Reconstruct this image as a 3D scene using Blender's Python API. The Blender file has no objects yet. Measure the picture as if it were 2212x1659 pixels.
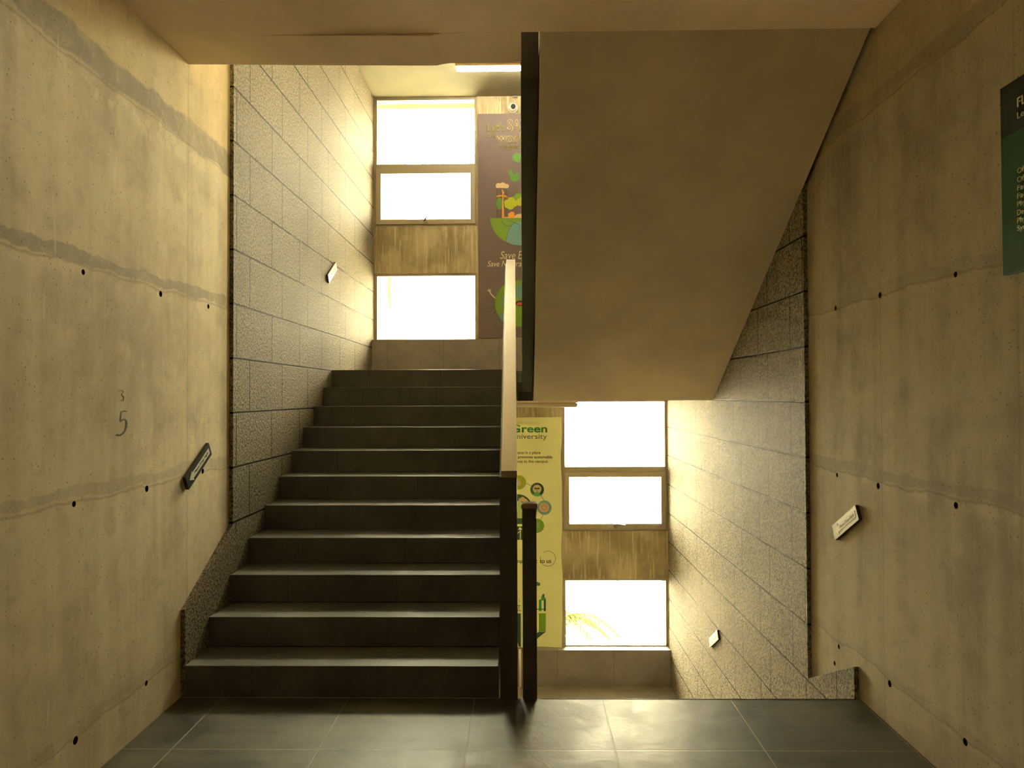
import bpy, bmesh, math, random
from math import sin, cos, pi, radians
from mathutils import Vector, Matrix, Euler

random.seed(7)
S = bpy.context.scene
COL = S.collection

# ------------------------------------------------------------------ measures
F_PX = 1556.37
YAW, PITCH, ROLL = .01494, .0164, -.00426
EYE = 1.621
XL, XR = -1.833, 1.763          # faces of the stone cladding
CL, CR = -1.858, 1.788          # faces of the concrete walls
DB = 8.843                      # inner face of the window wall
D1, R, T = 3.89, .1705, .3      # first riser, riser height, tread depth
LZ = 11 * R                     # landing level
ST = 22 * R                     # storey height
ZC = 3.47                       # hall ceiling
ZS = 1.573                      # underside of the landing


def at(px, py, axis, val):
    """point of the photograph on the plane axis = val"""
    u, v = px - 1106., py - 829.5
    c, s = cos(-ROLL), sin(-ROLL); u, v = c*u - s*v, s*u + c*v
    x, y, z = u/F_PX, 1., -v/F_PX
    c, s = cos(PITCH), sin(PITCH); y, z = c*y - s*z, s*y + c*z
    c, s = cos(YAW), sin(YAW); x, y = c*x - s*y, s*x + c*y
    d = (x, y, z); o = (0, 0, EYE); i = 'xyz'.index(axis)
    t = (val - o[i]) / d[i]
    return Vector((o[0]+t*d[0], o[1]+t*d[1], o[2]+t*d[2]))


# ------------------------------------------------------------------ materials
class N:
    def __init__(self, name, rough=.6, spec=.5, metal=0.):
        m = bpy.data.materials.new(name); m.use_nodes = True
        self.m, self.t = m, m.node_tree
        self.b = self.t.nodes['Principled BSDF']
        self.b.inputs['Roughness'].default_value = rough
        self.b.inputs['Specular IOR Level'].default_value = spec
        self.b.inputs['Metallic'].default_value = metal
        self.tc = None

    def node(self, ty, **kw):
        n = self.t.nodes.new(ty)
        for k, v in kw.items(): setattr(n, k, v)
        return n

    def put(self, sock, v):
        if v is None: return
        if hasattr(v, 'is_output'): self.t.links.new(v, sock)
        elif isinstance(v, (tuple, list)) and len(v) == 3 and sock.type == 'RGBA': sock.default_value = (*v, 1)
        else: sock.default_value = v

    def pos(self):
        if self.tc is None: self.tc = self.node('ShaderNodeTexCoord').outputs['Object']
        return self.tc

    def xyz(self):
        s = self.node('ShaderNodeSeparateXYZ'); self.put(s.inputs[0], self.pos())
        return s.outputs[0], s.outputs[1], s.outputs[2]

    def math(self, op, a, b=None, c=None, clamp=False):
        n = self.node('ShaderNodeMath', operation=op, use_clamp=clamp)
        for i, v in enumerate((a, b, c)):
            if v is not None: self.put(n.inputs[i], v)
        return n.outputs[0]

    def scaled(self, s):
        n = self.node('ShaderNodeMapping'); self.put(n.inputs[0], self.pos()); n.inputs['Scale'].default_value = s
        return n.outputs[0]

    def noise(self, scale, detail=4, rough=.55, vec=None, dist=0):
        n = self.node('ShaderNodeTexNoise'); n.inputs['Scale'].default_value = scale
        n.inputs['Detail'].default_value = detail; n.inputs['Roughness'].default_value = rough
        n.inputs['Distortion'].default_value = dist
        self.put(n.inputs['Vector'], vec if vec is not None else self.pos())
        return n.outputs['Fac']

    def voro(self, scale, vec=None):
        n = self.node('ShaderNodeTexVoronoi'); n.inputs['Scale'].default_value = scale
        self.put(n.inputs['Vector'], vec if vec is not None else self.pos())
        return n.outputs['Distance'], n.outputs['Color']

    def ramp(self, v, lo, hi, a=0., b=1.):
        n = self.node('ShaderNodeMapRange', interpolation_type='SMOOTHSTEP')
        self.put(n.inputs[0], v); self.put(n.inputs[1], lo); self.put(n.inputs[2], hi)
        self.put(n.inputs[3], a); self.put(n.inputs[4], b)
        return n.outputs[0]

    def mix(self, f, a, b, mode='MIX'):
        n = self.node('ShaderNodeMix', data_type='RGBA', blend_type=mode)
        self.put(n.inputs[0], f); self.put(n.inputs[6], a); self.put(n.inputs[7], b)
        return n.outputs[2]

    def bump(self, h, strength=.3, dist=.01):
        n = self.node('ShaderNodeBump'); n.inputs['Strength'].default_value = strength
        n.inputs['Distance'].default_value = dist
        self.put(n.inputs['Height'], h); self.t.links.new(n.outputs[0], self.b.inputs['Normal'])

    def joint(self, coord, period, offset, width):
        """1 on a thin line every period, else 0"""
        a = self.math('SUBTRACT', coord, offset)
        a = self.math('DIVIDE', a, period)
        f = self.math('FRACT', self.math('ADD', a, 100.5))
        d = self.math('MULTIPLY', self.math('ABSOLUTE', self.math('SUBTRACT', f, .5)), period)
        return self.ramp(d, width*.35, width*.65, 1., 0.)

    def line(self, coord, at_, width):
        d = self.math('ABSOLUTE', self.math('SUBTRACT', coord, at_))
        return self.ramp(d, width*.3, width*.7, 1., 0.)

    def col(self, v): self.put(self.b.inputs['Base Color'], v)
    def rough(self, v): self.put(self.b.inputs['Roughness'], v)


def plain(name, c, rough=.6, spec=.5, metal=0., var=.12, scale=14):
    n = N(name, rough, spec, metal)
    f = n.noise(scale, 4)
    n.col(n.mix(f, tuple(v*(1-var) for v in c), tuple(min(1, v*(1+var)) for v in c)))
    return n.m


def concrete(name, seams, vlines, ochre_z=99, tone=1.):
    n = N(name, .82, .25)
    x, y, z = n.xyz()
    big = n.noise(.9, 6, .6)
    mid = n.noise(4.5, 6, .6, dist=.4)
    streak = n.noise(1.0, 6, .6, vec=n.scaled((5.5, 5.5, .55)))
    fine = n.noise(60, 4, .7)
    t = n.math('ADD', n.math('MULTIPLY', big, .45), n.math('ADD', n.math('MULTIPLY', streak, .35), n.math('MULTIPLY', mid, .3)))
    c = n.mix(n.ramp(t, .36, .70), (.36, .30, .195), (.66, .56, .38))
    c = n.mix(n.math('MULTIPLY', n.ramp(mid, .5, .75), .35), c, (.47, .45, .30))
    if ochre_z < 90:
        wz = n.math('ADD', z, n.math('MULTIPLY', n.math('SUBTRACT', mid, .5), .1))
        oc = n.math('MULTIPLY', n.math('MULTIPLY', n.ramp(wz, ochre_z, ochre_z+.05), n.ramp(n.noise(1.9, 5, .6), .3, .6, .3, 1.)), .45)
        c = n.mix(oc, c, (.62, .47, .22))
    gr = n.noise(13, 8, .72, dist=.5)
    c = n.mix(n.math('MULTIPLY', n.ramp(gr, .5, .72), .22), c, (.2, .165, .1))
    c = n.mix(n.math('MULTIPLY', n.ramp(gr, .46, .28), .25), c, (.74, .65, .45))
    wob = n.math('MULTIPLY', n.math('SUBTRACT', n.noise(3.2, 5, .6), .5), .10)
    for z0, w, s, lift in seams:
        zz = n.math('ADD', z, wob)
        d = n.math('ABSOLUTE', n.math('SUBTRACT', zz, z0))
        wv = n.math('MULTIPLY', n.ramp(n.noise(1.3, 4, .7), .3, .7, .55, 1.25), w)
        d = n.math('ADD', d, n.math('MULTIPLY', n.math('SUBTRACT', n.noise(14, 5, .7), .5), .035))
        m = n.ramp(d, n.math('MULTIPLY', wv, .75), wv, 1., 0.)
        m = n.math('MULTIPLY', m, n.math('MULTIPLY', n.ramp(n.noise(2.1, 3), .25, .5), n.ramp(n.noise(11, 6, .75, dist=1.), .3, .55, .45, 1.1)))
        c = n.mix(n.math('MULTIPLY', m, s), c, (.25, .215, .16))
        d2 = n.math('ABSOLUTE', n.math('SUBTRACT', zz, z0-w*1.7))
        m2 = n.math('MULTIPLY', n.ramp(d2, 0., w*1.2, 1., 0.), n.ramp(n.noise(6, 5, .7), .45, .65))
        c = n.mix(n.math('MULTIPLY', m2, lift), c, (.74, .66, .46))
        e = n.line(n.math('ADD', zz, n.math('MULTIPLY', fine, .01)), z0-w*.9, .012)
        c = n.mix(n.math('MULTIPLY', e, .3), c, (.16, .12, .07))
    for y0 in vlines:
        l = n.line(n.math('ADD', y, n.math('MULTIPLY', n.math('SUBTRACT', mid, .5), .012)), y0, .012)
        c = n.mix(n.math('MULTIPLY', l, (.22 if tone > 1 else .15)), c, (.14, .11, .06))
    vd, vc = n.voro(17)
    sep = n.node('ShaderNodeSeparateColor'); n.put(sep.inputs[0], vc)
    pit = n.math('MULTIPLY', n.ramp(vd, .05, .10, 1., 0.), n.math('GREATER_THAN', sep.outputs[0], .7))
    vd2, vc2 = n.voro(48)
    sep2 = n.node('ShaderNodeSeparateColor'); n.put(sep2.inputs[0], vc2)
    pit2 = n.math('MULTIPLY', n.ramp(vd2, .1, .2, 1., 0.), n.math('GREATER_THAN', sep2.outputs[0], .86))
    pits = n.math('MAXIMUM', pit, pit2)
    c = n.mix(n.math('MULTIPLY', pits, .75), c, (.06, .045, .025))
    scr = n.noise(1.0, 3, .5, vec=n.scaled((38, 38, 3.2)))
    c = n.mix(n.math('MULTIPLY', n.ramp(scr, .68, .74), .5), c, (.65, .6, .46))
    c = n.mix(n.math('MULTIPLY', fine, .25), c, n.mix(.5, c, (.1, .08, .05)))
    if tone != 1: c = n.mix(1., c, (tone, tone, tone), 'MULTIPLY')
    n.col(c)
    h = n.math('ADD', n.math('MULTIPLY', fine, .15), n.math('SUBTRACT', n.math('MULTIPLY', mid, .5), n.math('MULTIPLY', pits, .8)))
    n.bump(h, .35, .006)
    return n.m


def granite(name, z0, ya, yb, zmin=-99):
    """bush-hammered stone slabs, alternate rows with their own joints"""
    n = N(name, .7, .04)
    x, y, z = n.xyz()
    H_ = .3464
    rowf = n.math('DIVIDE', n.math('SUBTRACT', z, z0), H_)
    row = n.math('FLOOR', n.math('ADD', rowf, 200))
    odd = n.math('MODULO', row, 2)
    jh = n.joint(z, H_, z0, .012)
    ja = n.joint(y, .652, ya, .010); jb = n.joint(y, .652, yb, .010)
    jv = n.math('ADD', n.math('MULTIPLY', ja, n.math('SUBTRACT', 1, odd)), n.math('MULTIPLY', jb, odd))
    j = n.math('MAXIMUM', jh, n.math('MULTIPLY', jv, .95))
    if zmin > -90: j = n.math('MULTIPLY', j, n.math('GREATER_THAN', z, zmin))
    sp = n.noise(66, 3, .8)
    sp2, _ = n.voro(130)
    big = n.noise(1.7, 4)
    c = n.mix(n.ramp(sp, .4, .6), (.034, .028, .0175), (.42, .353, .247))
    c = n.mix(n.math('MULTIPLY', n.ramp(sp2, .2, .5), .3), c, (.21, .18, .125))
    c = n.mix(n.math('MULTIPLY', n.ramp(big, .4, .7), .3), c, n.mix(.5, c, (.07, .06, .04)))
    c = n.mix(j, c, (.012, .008, .004))
    n.col(c)
    n.rough(n.math('ADD', .55, n.math('MULTIPLY', sp, .2)))
    n.bump(n.math('SUBTRACT', n.math('ADD', sp, n.math('MULTIPLY', n.noise(36, 3), .6)), n.math('MULTIPLY', j, .4)), .9, .008)
    return n.m


def slate(name, dark, light, xo, yo, period=.68, ylines=True, rough=.42, jc=(.22, .18, .11), bump=.34):
    n = N(name, rough, .5)
    x, y, z = n.xyz()
    a = n.noise(2.2, 6, .65, dist=.6)
    b = n.noise(1.0, 6, .6, vec=n.scaled((2.2, 7, 2.2)))
    fl = n.noise(10, 8, .72, dist=1.4)
    t = n.math('ADD', n.math('MULTIPLY', a, .5), n.math('ADD', n.math('MULTIPLY', b, .3), n.math('MULTIPLY', fl, .2)))
    c = n.mix(n.ramp(t, .38, .62), dark, light)
    j = n.joint(x, period, xo, .006)
    if ylines: j = n.math('MAXIMUM', j, n.joint(y, period, yo, .006))
    c = n.mix(n.math('MULTIPLY', j, .8), c, jc)
    n.col(c)
    n.rough(n.math('ADD', rough-.10, n.math('ADD', n.math('MULTIPLY', fl, .14), n.math('MULTIPLY', n.ramp(a, .4, .65), .12))))
    n.bump(n.math('SUBTRACT', fl, n.math('MULTIPLY', j, .6)), bump, .004)
    return n.m


def drips(name):
    """window wall: board marks and pale drips"""
    n = N(name, .8, .3)
    x, y, z = n.xyz()
    dr = n.noise(1., 5, .65, vec=n.scaled((26, 26, 1.3)), dist=.3)
    dr2 = n.noise(1., 4, .6, vec=n.scaled((55, 55, 2.2)))
    big = n.noise(2.4, 5)
    c = n.mix(n.ramp(big, .35, .7), (.31, .25, .145), (.56, .47, .29))
    c = n.mix(n.math('MULTIPLY', n.ramp(dr, .52, .62), .65), c, (.7, .61, .4))
    c = n.mix(n.math('MULTIPLY', n.ramp(dr2, .6, .68), .5), c, (.78, .7, .5))
    c = n.mix(n.math('MULTIPLY', n.ramp(dr, .40, .3), .5), c, (.12, .085, .045))
    n.col(c); n.bump(dr, .25, .006)
    return n.m


def plaster(name, c, var=.1):
    n = N(name, .85, .2)
    a = n.noise(1.6, 5); b = n.noise(90, 3, .7)
    d = tuple(v*(1-var) for v in c); l = tuple(min(1, v*(1+var)) for v in c)
    k = n.mix(n.ramp(a, .3, .7), d, l)
    n.col(k); n.bump(b, .12, .002)
    return n.m


def brushed(name, c, rough=.3):
    n = N(name, rough, .5, 1.)
    s = n.noise(1., 4, .6, vec=n.scaled((160, 3, 3)))
    n.col(n.mix(s, tuple(v*.75 for v in c), c))
    n.rough(n.math('ADD', rough-.05, n.math('MULTIPLY', n.noise(7, 5), .16)))
    return n.m


def glass(name):
    m = bpy.data.materials.new(name); m.use_nodes = True
    t = m.node_tree; t.nodes.clear()
    o = t.nodes.new('ShaderNodeOutputMaterial'); mx = t.nodes.new('ShaderNodeMixShader')
    tr = t.nodes.new('ShaderNodeBsdfTransparent'); tr.inputs[0].default_value = (.93, .96, .94, 1)
    gl = t.nodes.new('ShaderNodeBsdfGlossy'); gl.inputs['Roughness'].default_value = .02
    fr = t.nodes.new('ShaderNodeFresnel'); fr.inputs[0].default_value = 1.45
    t.links.new(fr.outputs[0], mx.inputs[0]); t.links.new(tr.outputs[0], mx.inputs[1])
    t.links.new(gl.outputs[0], mx.inputs[2]); t.links.new(mx.outputs[0], o.inputs[0])
    return m


def glow(name, c, e):
    n = N(name, .4)
    n.col(c); n.put(n.b.inputs['Emission Color'], c); n.b.inputs['Emission Strength'].default_value = e
    return n.m


def ink(name, c):
    return plain(name, c, .45, .4, var=.05, scale=9)


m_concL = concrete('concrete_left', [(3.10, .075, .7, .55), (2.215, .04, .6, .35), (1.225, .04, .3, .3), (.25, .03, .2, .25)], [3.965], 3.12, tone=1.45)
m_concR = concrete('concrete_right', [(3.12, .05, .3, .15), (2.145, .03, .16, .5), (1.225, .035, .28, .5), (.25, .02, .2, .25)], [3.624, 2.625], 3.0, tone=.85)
m_back = drips('window_wall_concrete')
m_grL = granite('stone_cladding_left', 3.5985-20*.3464, 4.807, 4.581, .75)
m_grR = granite('stone_cladding_right', 1.576-20*.3464, 4.557, 4.771)
m_floor = slate('floor_slate', (.022, .0185, .0125), (.10, .085, .057), -.945, 3.325)
m_step = slate('step_slate', (.068, .062, .051), (.122, .112, .093), -1.47, 0, ylines=False, rough=.37, jc=(.055, .05, .041), bump=.05)
m_plinth = slate('plinth_slate', (.21, .184, .155), (.29, .255, .215), .4, 0, ylines=False, rough=.5, jc=(.14, .12, .09))
m_land = slate('landing_slate', (.24, .21, .165), (.36, .32, .25), .41, 8.3, rough=.45)
m_plast = plaster('ceiling_plaster', (.80, .63, .43))
m_soff = plaster('soffit_plaster', (.82, .70, .50))
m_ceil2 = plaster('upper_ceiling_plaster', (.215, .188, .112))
m_bal = plain('olive_paint', (.062, .056, .036), .42, .45, var=.2, scale=6)
m_post2 = plain('brown_paint', (.058, .047, .033), .45, .45, var=.2, scale=6)
m_steel = brushed('brushed_steel', (.40, .345, .24), .33)
m_bronze = brushed('bronze_cap', (.34, .25, .17), .38)
m_alu = plain('window_aluminium', (.40, .345, .25), .38, .5, var=.06)
m_glass = glass('pane_glass')
m_chrome = plain('handle_metal', (.3, .27, .21), .3, .6, .6)
m_white = plain('white_plastic', (.82, .79, .7), .4, .5, var=.04)
m_dark = plain('dark_lens', (.012, .011, .01), .4, .15)
m_cable = plain('pale_cable', (.5, .42, .28), .6)
m_tube = glow('tube_glow', (1., .9, .66), 75.)
m_batten = plain('batten_ochre', (.55, .4, .16), .5)
m_pgreen = plain('sign_green', (.03, .042, .02), .35, .5, var=.08)
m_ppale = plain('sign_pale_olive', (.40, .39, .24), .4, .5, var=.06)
m_pedge = plain('sign_edge_brown', (.05, .03, .015), .5)
m_cream = ink('ink_cream', (.72, .64, .46))
m_signwhite = ink('sign_white', (.74, .70, .58))
m_grey = ink('ink_grey', (.12, .12, .09))
m_palegrey = ink('ink_pale_grey', (.42, .40, .28))
m_dirT = plain('directory_dark', (.011, .016, .01), .5, .2)
m_dirB = plain('directory_green', (.013, .055, .026), .5, .2)
m_dirtext = ink('directory_lettering', (.62, .58, .36))
m_brown = plain('poster_brown', (.17, .128, .12), .5, .3, var=.1, scale=2)
m_lime = plain('poster_lime', (.88, .9, .45), .55, .3, var=.05, scale=3)
m_pside = plain('poster_edge', (.72, .66, .45), .6)
INK = dict(olive=ink('ink_olive', (.40, .36, .09)), darkolive=ink('ink_dark_olive', (.105, .09, .03)),
           cream=m_cream, sand=ink('ink_sand', (.62, .47, .26)), orange=ink('ink_orange', (.75, .3, .03)),
           green=ink('ink_green', (.10, .27, .05)), leaf=ink('ink_leaf', (.18, .33, .03)), lime=ink('ink_lime', (.42, .47, .02)),
           teal=ink('ink_teal', (.14, .30, .27)), blue=ink('ink_blue', (.16, .34, .36)), grey=m_grey, black=ink('ink_black', (.03, .025, .02)),
           red=ink('ink_red', (.5, .07, .045)), forest=ink('ink_forest', (.025, .085, .03)), emerald=ink('ink_emerald', (.03, .25, .04)),
           mint=ink('ink_mint', (.27, .40, .22)), slate=ink('ink_slate', (.12, .16, .13)), bud=ink('ink_bud', (.33, .40, .02)),
           grass=ink('ink_grass', (.16, .33, .01)), palelime=ink('ink_pale_lime', (.43, .54, .2)), rain=ink('ink_rain', (.13, .09, .078)),
           sprig=ink('ink_sprig', (.16, .19, .09)))


# ------------------------------------------------------------------ builders
class MB:
    """collects shapes and links them as ONE mesh object"""
    def __init__(self): self.bm = bmesh.new()

    def box(self, x0, x1, y0, y1, z0, z1):
        v = [self.bm.verts.new((x, y, z)) for x in (x0, x1) for y in (y0, y1) for z in (z0, z1)]
        for f in ((0, 1, 3, 2), (4, 6, 7, 5), (0, 4, 5, 1), (2, 3, 7, 6), (0, 2, 6, 4), (1, 5, 7, 3)):
            self.bm.faces.new([v[i] for i in f])
        return self

    def prism(self, pts, axis, a, b, off=None):
        """polygon pts extruded along axis from a to b; off(p, side) shifts along the axis"""
        def mk(p, s):
            k = (a if s == 0 else b) + (off(p, s) if off else 0)
            return {'x': (k, p[0], p[1]), 'y': (p[0], k, p[1]), 'z': (p[0], p[1], k)}[axis]
        A = [self.bm.verts.new(mk(p, 0)) for p in pts]; B = [self.bm.verts.new(mk(p, 1)) for p in pts]
        self.bm.faces.new(A); self.bm.faces.new(B[::-1])
        for i in range(len(pts)):
            j = (i+1) % len(pts)
            self.bm.faces.new((A[i], B[i], B[j], A[j]))
        return self

    def cyl(self, p, q, r, r2=None, n=20, cap=True):
        p, q = Vector(p), Vector(q); d = (q-p).normalized()
        u = d.orthogonal().normalized(); w = d.cross(u); r2 = r if r2 is None else r2
        A = [self.bm.verts.new(p + r*(cos(2*pi*i/n)*u + sin(2*pi*i/n)*w)) for i in range(n)]
        B = [self.bm.verts.new(q + r2*(cos(2*pi*i/n)*u + sin(2*pi*i/n)*w)) for i in range(n)]
        for i in range(n):
            j = (i+1) % n; f = self.bm.faces.new((A[i], A[j], B[j], B[i])); f.smooth = True
        if cap: self.bm.faces.new(A[::-1]); self.bm.faces.new(B)
        return self

    def ball(self, c, r, u=20, v=12):
        res = bmesh.ops.create_uvsphere(self.bm, u_segments=u, v_segments=v, radius=r, matrix=Matrix.Translation(c))
        for x in res['verts']:
            for f in x.link_faces: f.smooth = True
        return self

    def path(self, pts, r, n=8):
        pts = [Vector(p) for p in pts]; rings = []
        for i, p in enumerate(pts):
            d = (pts[min(i+1, len(pts)-1)] - pts[max(i-1, 0)]).normalized()
            u = d.cross(Vector((.13, .21, .97))).normalized(); w = d.cross(u)
            rr = r[i] if isinstance(r, (list, tuple)) else r
            rings.append([self.bm.verts.new(p + rr*(cos(2*pi*k/n)*u + sin(2*pi*k/n)*w)) for k in range(n)])
        for a, b in zip(rings, rings[1:]):
            for k in range(n):
                j = (k+1) % n; f = self.bm.faces.new((a[k], a[j], b[j], b[k])); f.smooth = True
        self.bm.faces.new(rings[0][::-1]); self.bm.faces.new(rings[-1])
        return self

    def build(self, name, mat, parent=None, bevel=0., keep=False):
        bm = self.bm
        bmesh.ops.recalc_face_normals(bm, faces=bm.faces)
        if bevel:
            bmesh.ops.bevel(bm, geom=[e for e in bm.edges if e.calc_face_angle(0) > .5], offset=bevel, segments=2, affect='EDGES', profile=.6)
        me = bpy.data.meshes.new(name); bm.to_mesh(me); bm.free()
        me.materials.append(mat)
        o = bpy.data.objects.new(name, me); COL.objects.link(o)
        if parent: attach(o, parent)
        return o


def attach(o, parent):
    o.parent = parent
    M = parent.matrix_basis
    p = parent.parent
    while p: M = p.matrix_basis @ M if p.matrix_parent_inverse == Matrix() else M; p = p.parent
    o.matrix_parent_inverse = WORLD[parent.name].inverted() if parent.name in WORLD else Matrix()


WORLD = {}


def thing(name, loc, label, cat, group=None):
    o = bpy.data.objects.new(name, None); COL.objects.link(o); o.empty_display_size = .1
    o.location = loc; WORLD[o.name] = Matrix.Translation(loc)
    return tag(o, label, cat, group)


def tag(o, label, cat, group=None):
    o['label'] = label; o['category'] = cat
    if group: o['group'] = group
    return o


def struct(o):
    o['kind'] = 'structure'; return o


# ------------------------------------------------------------------ setting: walls
m_hole = plain('hole_shade', (.02, .013, .008), .9)  # near-black colour paints the shade deep inside the tie holes


def punch(o, holes, x0, x1, r=.0145):
    """real form-tie holes drilled into a wall"""
    c = MB()
    for k, (y, z) in enumerate(holes):
        rr = r*(.85 + .35*((k*37) % 10)/10)
        c.cyl((x0, y, z), (x1, y, z), rr, n=14)
    cut = c.build('cutter', m_dark)
    md = o.modifiers.new('holes', 'BOOLEAN'); md.operation = 'DIFFERENCE'; md.solver = 'EXACT'; md.object = cut
    dg = bpy.context.evaluated_depsgraph_get()
    me = bpy.data.meshes.new_from_object(o.evaluated_get(dg), depsgraph=dg)
    o.modifiers.clear(); o.data = me
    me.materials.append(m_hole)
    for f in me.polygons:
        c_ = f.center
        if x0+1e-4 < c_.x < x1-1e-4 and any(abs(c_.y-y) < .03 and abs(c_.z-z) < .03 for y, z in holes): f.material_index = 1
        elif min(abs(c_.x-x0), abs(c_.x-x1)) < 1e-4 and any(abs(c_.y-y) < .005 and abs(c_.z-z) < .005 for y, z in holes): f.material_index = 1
    bpy.data.objects.remove(cut)


YB = -4.2       # rear end of the hall
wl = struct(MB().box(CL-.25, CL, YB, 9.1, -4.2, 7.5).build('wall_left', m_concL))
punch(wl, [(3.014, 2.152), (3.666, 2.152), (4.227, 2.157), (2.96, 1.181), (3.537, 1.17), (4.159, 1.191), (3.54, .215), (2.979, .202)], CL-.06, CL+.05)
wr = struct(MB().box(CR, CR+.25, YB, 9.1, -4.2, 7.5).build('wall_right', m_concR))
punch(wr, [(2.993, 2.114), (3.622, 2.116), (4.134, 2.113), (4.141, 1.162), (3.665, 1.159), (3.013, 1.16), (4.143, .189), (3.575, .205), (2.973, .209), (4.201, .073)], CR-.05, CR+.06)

gl_ = [(4.533, 7.4), (4.533, .815), (3.893, .469), (3.893, 0), (4.2, -.05), (6.9, -4.1), (DB, -4.1), (DB, 7.4)]
struct(MB().prism(gl_, 'x', CL, XL).build('wall_left_stair', m_grL, bevel=.002))
gr_ = [(4.531, 7.4), (4.531, -.141), (3.9, .167), (3.9, -.1), (4.3, -.6), (6.9, -4.1), (DB, -4.1), (DB, 7.4)]
struct(MB().prism(gr_, 'x', CR, XR).build('wall_right_stair', m_grR, bevel=.002))

# window wall
Z0, W1, W2 = LZ+.436, .825, 1.405
PX0, PX1 = -.556, .476
w = MB()
w.box(PX0, PX1, DB, 9.08, -4.2, 7.5)
solid = [(-4.2, Z0-ST), (Z0-ST+W1, Z0-ST+W2), (ZS, Z0), (Z0+W1, Z0+W2), (ZS+ST, 7.5)]
for a, b in solid:
    w.box(XL, PX0, DB, 9.08, a, b); w.box(PX1, XR, DB, 9.08, a, b)
w.box(CL, XL, DB, 9.08, -4.2, 7.5).box(XR, CR, DB, 9.08, -4.2, 7.5)
struct(w.build('wall_back', m_back))

# hall
struct(MB().box(CL, CR, YB, D1, -.29, 0).build('floor', m_floor, bevel=.003))
struct(MB().box(CL, CR, YB, 3.635, ZC, 3.75).build('ceiling', m_plast))
edge = [(CL, 3.75), (CL, 3.480), (-1.1, 3.466), (-.47, 3.457), (-.44, 3.464), (-.40, 3.470), (-.2, 3.469), (.0, 3.474), (.0, 3.75)]
struct(MB().prism(edge, 'y', 3.635, 3.97).build('ceiling_beam', m_plast, bevel=.004))
struct(MB().box(.1, CR, 3.635, 3.70, ZC+.12, 3.75).build('ceiling_edge', m_plast))
struct(MB().box(CL, CR, YB-.2, YB, 0, 3.75).build('wall_rear', m_concR))

# landings
struct(MB().box(XL, XR, D1+10*T+.02, DB, ZS, LZ).build('floor_landing', m_land))
struct(MB().box(XL, XR, D1+10*T+.0, DB, ZS-ST+.0, LZ-ST).build('floor_landing_lower', m_land))
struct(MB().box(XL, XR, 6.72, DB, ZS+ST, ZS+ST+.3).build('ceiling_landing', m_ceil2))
struct(MB().box(XL, XR, DB-.12, DB, LZ, Z0).build('baseboard_back', m_plinth, bevel=.004))
struct(MB().box(XL, XR, DB-.12, DB, LZ-ST, Z0-ST).build('baseboard_back_lower', m_plinth, bevel=.004))
struct(MB().box(CL, CR, 3.4, 9.08, 7.35, 7.5).build('ceiling_top', m_plast))
struct(MB().box(CL, CR, 3.2, 3.4, 3.75, 7.5).build('wall_upper_hall', m_plast))
struct(MB().box(CL, CR, 3.6, DB, -4.2, -4.05).build('floor_basement', m_floor))
struct(MB().box(CL, CR, 3.4, 3.6, -4.2, -.29).build('wall_basement', m_concR))


# ------------------------------------------------------------------ stairs
def flight(name, label, z0, x0, x1, up, mat_soffit, skew=0., mat_step=None):
    """eleven steps; up: climbs away from the viewer, else climbs towards the viewer"""
    t = thing(name, ((x0+x1)/2, D1 if up else D1+10*T, z0), label, 'staircase', None)
    for k in range(1, 12):
        if up: ya, yb = D1+T*(k-1), D1+T*k
        else: ya, yb = D1+10*T-T*k, D1+10*T-T*(k-1)
        if k == 11: (ya, yb) = (ya, D1+10*T+.02) if up else (D1-.02, yb)
        b = MB().box(x0, x1, ya, yb, z0+R*(k-1), z0+R*k)
        if skew:
            for v in b.bm.verts:
                if v.co.x > (x0+x1)/2: v.co.x += skew*(v.co.y-D1)
        b.build('step', mat_step or m_step, t, bevel=.004)
    if up:
        p = [(D1, z0), (D1+T, z0), (D1+10*T, z0+9*R), (D1+10*T, z0+10*R), (D1+10*T+.02, z0+10*R), (D1+10*T+.02, z0+ZS), (6.72, z0+ZS), (D1, z0-.29)]
    else:
        zb = z0-LZ
        p = [(D1, z0+10*R), (D1, z0+9*R), (D1+9*T, z0), (D1+10*T, z0), (D1+10*T, zb+ZS), (6.72, zb+ZS), (3.635, zb+ZC), (3.635, z0+10*R)]
    s = MB().prism(p, 'x', x0, x1, (lambda q, sd: skew*(q[0]-D1) if sd else 0)).build('soffit', mat_soffit, t)
    return t


flight('staircase', 'dark slate stairs climbing along the left stone wall to the landing', 0, XL, -.137, True, m_soff, -.0105)
flight('staircase', 'upper stairs overhead on the right, seen as a sloping grey-brown soffit', LZ, .10, XR, False, m_soff)
flight('staircase', 'sunken stairs going down on the right, hidden behind the floor edge', -LZ, .08, XR, False, m_soff, 0., m_land)
# the next storey's first flight, over the left stairs
struct(MB().prism([(3.97, 3.48), (6.72, ZS+ST), (6.72, ZS+ST+.3), (3.97, 3.75)], 'x', XL, -.1).build('ceiling_stair', m_soff))


# ------------------------------------------------------------------ balustrades
def sk(y): return -.0112*(y-D1)


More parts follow.
